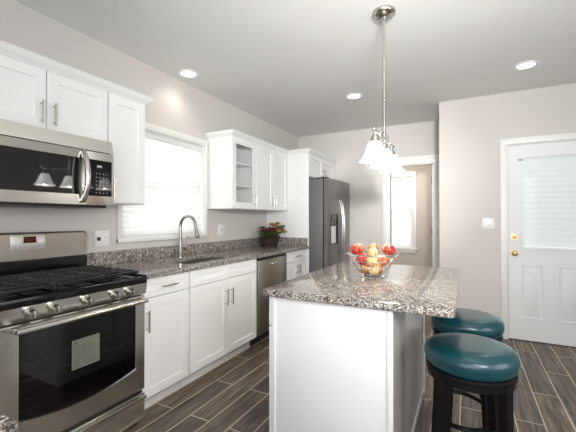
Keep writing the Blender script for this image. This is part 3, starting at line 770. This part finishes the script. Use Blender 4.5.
# ------------------------------------------------------------------ wire bowl and apples
BX, BY, BZ = 1.945, 2.075, CT1
bw = thing('fruit_bowl', 'silver wire bowl full of apples on the island', 'bowl', (BX, BY, BZ))
wm = MB()
def circ(r, z, n=48): return [(BX+r*math.cos(2*PI*k/n), BY+r*math.sin(2*PI*k/n), BZ+z) for k in range(n)]
wm.tube(circ(.062, .0045), .0035, 8, True).tube(circ(.150, .140), .0035, 8, True).tube(circ(.127, .102), .0018, 6, True).tube(circ(.100, .062), .0018, 6, True).tube(circ(.05, .020), .0022, 6, True)
prof = [(.010, .018), (.05, .020), (.080, .036), (.100, .062), (.116, .084), (.127, .102), (.138, .122), (.150, .140)]
for k in range(28):
    a = 2*PI*k/28; wm.tube([(BX+r*math.cos(a), BY+r*math.sin(a), BZ+z) for r, z in prof], .0014, 6)
for k in range(6):
    a = 2*PI*(k+.5)/6; wm.tube([(BX+.062*math.cos(a), BY+.062*math.sin(a), BZ+.005), (BX+.055*math.cos(a), BY+.055*math.sin(a), BZ+.02)], .002, 6)
for s_ in (-1, 1):   # small loop handles on the rim
    ux, uy = math.cos(.48), math.sin(.48)
    wm.tube([(BX+s_*ux*(.150+.02*math.sin(PI*k/8))-uy*(.02-.04*k/8), BY+s_*uy*(.150+.02*math.sin(PI*k/8))+ux*(.02-.04*k/8), BZ+.142) for k in range(9)], .0025, 6)
link('wire_basket', wm, chrome, bw)
def apple(m, nm):
    r = .0335; pr = []
    for k in range(15):
        t = PI*k/14
        rr = r*math.sin(t)*(1+.10*math.cos(t)*-1*-1); z = -r*.92*math.cos(t)
        if k > 10: z -= (k-10)**2*.0011
        if k < 2: z += .003*(2-k)
        pr.append((max(rr, .0006), z))
    return MB().lathe(pr, (0, 0, 0), 20)
random.seed(5)
protos = {}
for nm, m_ in (('red', ap_red), ('blush', ap_blush), ('yellow', ap_yel)):
    t = thing('apple', None, 'apple', (0, 0, 0), 'apples in the wire bowl')
    link('flesh', apple(m_, nm), m_, t); link('stem', MB().tube([(0, 0, .013), (.001, 0, .024), (.004, .001, .034)], .0012, 6), stem_m, t)
    protos[nm] = [t, False]
names_ = {'red': 'red', 'blush': 'red and yellow', 'yellow': 'pale yellow'}
camdir = math.atan2(-BY, 2.451-BX)       # towards the camera
def put(kind, ang, r, z, lab):
    a = camdir+ang; loc = (BX+r*math.cos(a), BY+r*math.sin(a), BZ+z)
    p = protos[kind]
    if not p[1]: o = p[0]; o.location = loc; p[1] = True; o['label'] = lab
    else: o = dup(p[0], loc, lab)
    o.rotation_euler = (random.uniform(-.5, .5), random.uniform(-.5, .5), random.uniform(0, 6))
    return o
D = math.radians
# negative angle = towards the left of the photo
put('yellow', D(8), .041, .051, 'pale yellow apple lowest at the front of the wire bowl')
put('blush', D(-112), .041, .051, 'red and yellow apple low on the left inside the wire bowl')
put('blush', D(128), .041, .051, 'red and yellow apple low on the right inside the wire bowl')
mid = [('yellow', 0, 'pale yellow apple at the front centre, just below the bowl rim'), ('red', -58, 'deep red apple below the rim at the front left of the bowl'), ('blush', 60, 'red apple with yellow patches below the rim at the front right'),
       ('red', -120, 'red apple below the rim at the back left of the bowl'), ('blush', 120, 'red and yellow apple below the rim at the back right'), ('yellow', 180, 'pale yellow apple below the rim at the back of the bowl')]
for kd, a, l in mid: put(kd, D(a), .074, .109, l)
top = [('red', -72, 'bright red apple on top at the far left of the rim'), ('blush', -128, 'red and yellow apple on top at the back left of the pile'), ('blush', 178, 'pinkish apple on top at the very back of the pile'),
       ('blush', 122, 'red and yellow apple on top at the back right of the pile'), ('red', 74, 'red apple on top at the far right of the rim')]
for kd, a, l in top: put(kd, D(a), .103, .168, l)
put('yellow', 0, .0, .150, 'pale yellow apple on top at the front centre of the pile, above the rim')

# ------------------------------------------------------------------ flower basket in the corner
px, py = .225, 3.785
fl = thing('flower_basket', 'dark wicker basket of autumn flowers on the counter corner', 'plant', (px, py, CT1))
rot = Matrix.Rotation(-.15, 4, 'Z')
bk = MB(); bm = bk.bm; rings = []
for (hx, hy, z) in ((.055, .085, .001), (.060, .092, .03), (.068, .105, .07), (.078, .118, .115), (.082, .122, .12), (.074, .114, .12), (.066, .106, .09)):
    rings.append([bm.verts.new((px+(q:=rot @ Vector((x, y, 0))).x, py+q.y, CT1+z)) for x, y in rrect(-hx, hx, -hy, hy, .025, 4)])
for A, B in zip(rings, rings[1:]):
    for k in range(len(A)): bm.faces.new((A[k], A[(k+1) % len(A)], B[(k+1) % len(A)], B[k]))
bm.faces.new(list(reversed(rings[0]))); bm.faces.new(rings[-1])
for z, e in ((.12, 0), (.10, -.004), (.06, -.014), (.02, -.024)):
    bk.tube([(px+(q:=rot @ Vector((x, y, 0))).x, py+q.y, CT1+z) for x, y in rrect(-.082-e, .082+e, -.122-e, .122+e, .026, 4)] if z > .1 else
            [(px+(q:=rot @ Vector((x, y, 0))).x, py+q.y, CT1+z) for x, y in rrect(-.057-z*.2, .057+z*.2, -.087-z*.27, .087+z*.27, .025, 4)], .005, 6, True)
link('basket', bk, wick, fl)
random.seed(11)
lv = MB()
for i in range(220):
    a = random.uniform(0, 2*PI); r = random.uniform(.02, 1)**.6; x0 = .09*r*math.cos(a); y0 = .16*r*math.sin(a); z0 = random.uniform(.10, .20)
    d_ = Vector((math.cos(a)*.6, math.sin(a), random.uniform(.0, .9))).normalized(); L_ = random.uniform(.05, .11)
    s_ = d_.cross(Vector((0, 0, 1))).normalized()*random.uniform(.008, .015)
    p0 = Vector((px+x0, py+y0, CT1+z0)); u_ = Vector((0, 0, .004))
    pts = [p0, p0+d_*L_*.45+s_+u_, p0+d_*L_, p0+d_*L_*.45-s_+u_]
    up = Vector((0, 0, .0015)); A = [lv.bm.verts.new(p) for p in pts]; B = [lv.bm.verts.new(p-up) for p in pts]
    lv.bm.faces.new(A); lv.bm.faces.new(list(reversed(B)))
    for k in range(4): lv.bm.faces.new((A[k], B[k], B[(k+1) % 4], A[(k+1) % 4]))
for i in range(26):
    a = random.uniform(0, 2*PI); lv.tube([(px, py, CT1+.05), (px+.05*math.cos(a), py+.09*math.sin(a), CT1+.17)], .002, 5)
tag(link('foliage', lv, leaf_m, fl), 'dark green leaves')
def bloom(c, r, m_, nm):
    mb = MB(); c = Vector(c)
    for ring_n, tilt, rr in ((9, .25, 1), (8, .7, .8), (5, 1.15, .55)):
        for k in range(ring_n):
            a = 2*PI*k/ring_n+ring_n; d_ = Vector((math.cos(a)*math.cos(tilt), math.sin(a)*math.cos(tilt), math.sin(tilt)))
            s_ = Vector((-math.sin(a), math.cos(a), 0))*r*.28*rr; L_ = r*rr
            pts = [c, c+d_*L_*.55+s_, c+d_*L_+Vector((0, 0, .002)), c+d_*L_*.55-s_]; dn = Vector((0, 0, .0015))
            A = [mb.bm.verts.new(p) for p in pts]; B = [mb.bm.verts.new(p-dn) for p in pts]
            mb.bm.faces.new(A); mb.bm.faces.new(list(reversed(B)))
            for q in range(4): mb.bm.faces.new((A[q], B[q], B[(q+1) % 4], A[(q+1) % 4]))
    mb.sph(c, r*.22, (1, 1, .7), 8, 6)
    tag(link('flower', mb, m_, fl), nm)
for (dx_, dy_, dz_, r_, m_, nm) in ((.05, -.11, .19, .042, rust_m, 'burgundy flower'), (.07, -.06, .20, .045, rust_m, 'burgundy flower'), (.0, -.12, .22, .036, rust_m, 'burgundy flower'),
        (.085, -.005, .18, .045, gold_m, 'golden flower'), (.055, .01, .235, .045, gold_m, 'golden flower'), (.03, -.03, .26, .038, gold_m, 'golden flower'),
        (.08, .055, .19, .040, olive_m, 'olive flower'), (.05, .09, .22, .042, olive_m, 'olive flower'), (.02, .12, .20, .038, olive_m, 'olive flower'), (.0, .05, .25, .036, rust_m, 'burgundy flower'), (.05, .12, .23, .036, olive_m, 'olive flower'), (.08, .10, .16, .036, gold_m, 'golden flower'), (.02, .09, .27, .034, olive_m, 'olive flower')):
    bloom((px+dx_*1.5, py+dy_*1.55, CT1+.01+dz_), r_*1.6, m_, nm)

# ------------------------------------------------------------------ outlets and switches
def wallplate(name, label, cat, fn, a, b, n, w_, h_, kind):
    t = thing(name, label, cat, fn(a, b-h_/2, n+.001))
    mb = MB(); p = [fn(a-w_/2, b-h_/2, n+.0005), fn(a+w_/2, b+h_/2, n+.006)]
    mb.box(min(p[0][0], p[1][0]), max(p[0][0], p[1][0]), min(p[0][1], p[1][1]), max(p[0][1], p[1][1]), b-h_/2, b+h_/2, .002)
    link('cover_plate', mb, plate, t)
    def bx(a0, a1, b0, b1, n0, n1, m_, nm):
        q = [fn(a0, b0, n0), fn(a1, b1, n1)]
        return link(nm, MB().box(*sorted((q[0][0], q[1][0])), *sorted((q[0][1], q[1][1])), b0, b1), m_, t)
    for (da, k_) in kind:
        if k_ == 'o':
            bx(a+da-.017, a+da+.017, b-.034, b+.034, n+.006, n+.008, plate, 'receptacle')
            for db in (-.018, .018):
                for s_ in (-.006, .006): bx(a+da+s_-.0012, a+da+s_+.0012, b+db-.004, b+db+.004, n+.008, n+.0085, darkdot, 'slot')
        if k_ == 'd': bx(a+da-.014, a+da+.014, b-.017, b+.010, n+.006, n+.010, darkdot, 'receptacle')
        if k_ == 's': bx(a+da-.005, a+da+.005, b-.003, b+.014, n+.006, n+.017, plate, 'toggle')
        if k_ == 'p': bx(a+da-.005, a+da+.005, b-.012, b+.010, n+.006, n+.010, darkdot, 'toggle')
wallplate('wall_outlet', 'white double wall plate with a dark socket between range and window', 'outlet', FX, 1.66, 1.118, 0, .118, .118, ((-.028, 'd'), (.024, 's')))
wallplate('wall_outlet', 'white wall plate under the glass-door cabinet right of the window', 'outlet', FX, 3.085, 1.142, 0, .118, .118, ((0, 'p'),))
wallplate('light_switch', 'white double switch plate on the wall beside the entry door', 'switch', FY, 2.652, 1.215, -YF, .122, .122, ((-.024, 's'), (.024, 's')))

# ------------------------------------------------------------------ recessed ceiling lights
def downlight(x, y, lab, first=None, w_=14):
    if first is None:
        t = thing('recessed_light', lab, 'ceiling light', (x, y, H), 'recessed ceiling lights')
        link('trim_ring', MB().lathe([(.068, -.0005), (.098, -.0005), (.098, -.004), (.092, -.008), (.072, -.008), (.068, -.006)], (x, y, H), 40, True), trim_m, t)
        link('lens', MB().lathe([(.066, -.001), (.066, -.0035)], (x, y, H), 32), lens_m, t)
    else: t = dup(first, (x, y, H), lab)
    d = bpy.data.lights.new('downlight', 'SPOT'); d.energy = w_; d.spot_size = 2.5; d.spot_blend = .9; d.shadow_soft_size = .05; d.color = (1, .95, .86)
    o = bpy.data.objects.new('downlight_lamp', d); C.objects.link(o); o.location = (0, 0, -.03); o.parent = t
    return t
dl = downlight(1.365, 3.643, 'round recessed ceiling light in the middle, left of the pendant rod', None, 7)
def downlight_copy(x, y, lab, w_):
    t = dl.copy(); C.objects.link(t); t.location = (x, y, H); t['label'] = lab
    for k in kids(dl):
        c = k.copy(); C.objects.link(c); c.parent = t
        if k.type == 'LIGHT': c.data = k.data.copy(); c.data.energy = w_
    return t
downlight_copy(.185, 2.373, 'round recessed ceiling light close to the left wall', 4.5)
downlight_copy(2.909, 3.595, 'round recessed ceiling light near the entry door wall', 8)

# ------------------------------------------------------------------ pendant fixture
QX, QY = 1.98, 2.245; BZ_ = 1.780
pf = thing('pendant_fixture', 'brushed nickel three-light pendant with frosted bell shades over the island', 'pendant light', (QX, QY, H))
link('canopy', MB().lathe([(.074, -.0005), (.074, -.010), (.068, -.022), (.05, -.034), (.02, -.040), (.012, -.052)], (QX, QY, H), 36), nickel, pf)
rd = MB().cyl((QX, QY, 2.55), (QX, QY, BZ_), .0095, n=14)
for z in (2.06, 2.30): rd.cyl((QX, QY, z-.018), (QX, QY, z+.018), .012, n=14)
rd.sph((QX, QY, 2.03), .012).cyl((QX, QY, BZ_-.01), (QX, QY, BZ_+.03), .013, n=14)
link('rod', rd, nickel, pf)
ab = MB(); ya, yb = 1.975, 2.515
ab.tube([(QX, ya+(yb-ya)*k/10, BZ_) for k in range(11)], .010, 12).sph((QX, ya-.006, BZ_), .014).sph((QX, yb+.006, BZ_), .014)
for y in (2.10, 2.39): ab.cyl((QX, y-.012, BZ_), (QX, y+.012, BZ_), .015, n=16)
for s_ in (-1, 1): ab.tube([(QX, QY+s_*.13*k/10, BZ_+.03+.10*(1-(k/10))**2.2*.0+.012*math.sin(PI*k/10)) for k in range(11)], .004, 8)
link('cross_bar', ab, nickel, pf)
for y in (1.995, 2.24, 2.485):
    lab = MB().cyl((QX, y, BZ_-.002), (QX, y, BZ_-.030), .008, n=12).lathe([(.010, -.028), (.020, -.034), (.026, -.055), (.029, -.070)], (QX, y, BZ_), 24)
    link('lamp_holder', lab, nickel, pf)
    pr = [(.022, -.066), (.031, -.070), (.039, -.080), (.046, -.097), (.052, -.118), (.059, -.141), (.070, -.161), (.084, -.177), (.090, -.182)]
    inn = [(r-.004, z-.001) for r, z in reversed(pr)]
    sh = link('bell_shade', MB().lathe(pr+inn, (QX, y, BZ_), 48, True, wav=lambda a, r, z: .035*math.cos(6*a)*max(0, (r-.06)/.044)), shade_m, pf)
    d = bpy.data.lights.new('bulb', 'POINT'); d.energy = 7.5; d.shadow_soft_size = .03; d.color = (1, .94, .84)
    o = bpy.data.objects.new('bulb_lamp', d); C.objects.link(o); o.parent = pf; o.location = (0, y-QY, BZ_-.15-H)

# ------------------------------------------------------------------ bar stools
def make_stool(x, y, rz, lab):
    t = thing('bar_stool', lab, 'stool', (0, 0, 0), 'teal stools at the island')
    R0 = .185; zt = .740
    pr = [(.02, zt), (.10, zt-.001), (.14, zt-.004), (.165, zt-.012), (.180, zt-.026), (.186, zt-.045), (.184, zt-.062), (.178, zt-.082), (.168, zt-.094), (.02, zt-.094)]
    pr = [(a_*.975, b_) for a_, b_ in pr]
    cu = link('cushion', MB().lathe(list(reversed(pr)), (0, 0, 0), 56), teal, t)
    z = zt-.094
    link('seat_ring', MB().lathe([(.10, z-.003), (.168, z-.003), (.174, z-.008), (.174, z-.016), (.168, z-.020), (.168, z-.046), (.150, z-.046), (.150, z-.020), (.10, z-.020)], (0, 0, 0), 48, True), wood, t)
    zl = z-.021
    for k in range(4):
        a = PI/4+PI/2*k; c_, s_ = math.cos(a), math.sin(a)
        lg = MB(); bm = lg.bm
        def sec(r, z, h):
            return [bm.verts.new((r*c_+dx*c_-dy*s_, r*s_+dx*s_+dy*c_, z)) for dx, dy in ((-h, -h), (h, -h), (h, h), (-h, h))]
        rr = [sec(.152, zl, .019), sec(.155, zl-.15, .018), sec(.170, .25, .017), sec(.190, .0015, .015)]
        for A, B in zip(rr, rr[1:]):
            for q in range(4): bm.faces.new((A[q], A[(q+1) % 4], B[(q+1) % 4], B[q]))
        bm.faces.new(rr[0]); bm.faces.new(list(reversed(rr[-1])))
        link('leg', lg, wood, t)
    for k in range(4):
        a0, a1 = PI/4+PI/2*k, PI/4+PI/2*(k+1); z_ = .325
        p0 = Vector((.165*math.cos(a0), .165*math.sin(a0), z_)); p1 = Vector((.165*math.cos(a1), .165*math.sin(a1), z_))
        mid_ = (p0+p1)/2; inw = Vector((-mid_.x, -mid_.y, 0)).normalized()
        pts = [p0.lerp(p1, .06+.88*q/10)+inw*.045*math.sin(PI*q/10) for q in range(11)]
        link('stretcher', MB().tube(pts, .011, 10), wood, t)
    t.location = (x, y, 0); t.rotation_euler = (0, 0, rz)
    return t
s1 = make_stool(2.458, 1.665, D(8), 'teal cushioned black stool nearest the camera beside the island')
dup(s1, (2.445, 2.16, 0), 'teal cushioned black stool farther back, partly under the island top', D(-12))
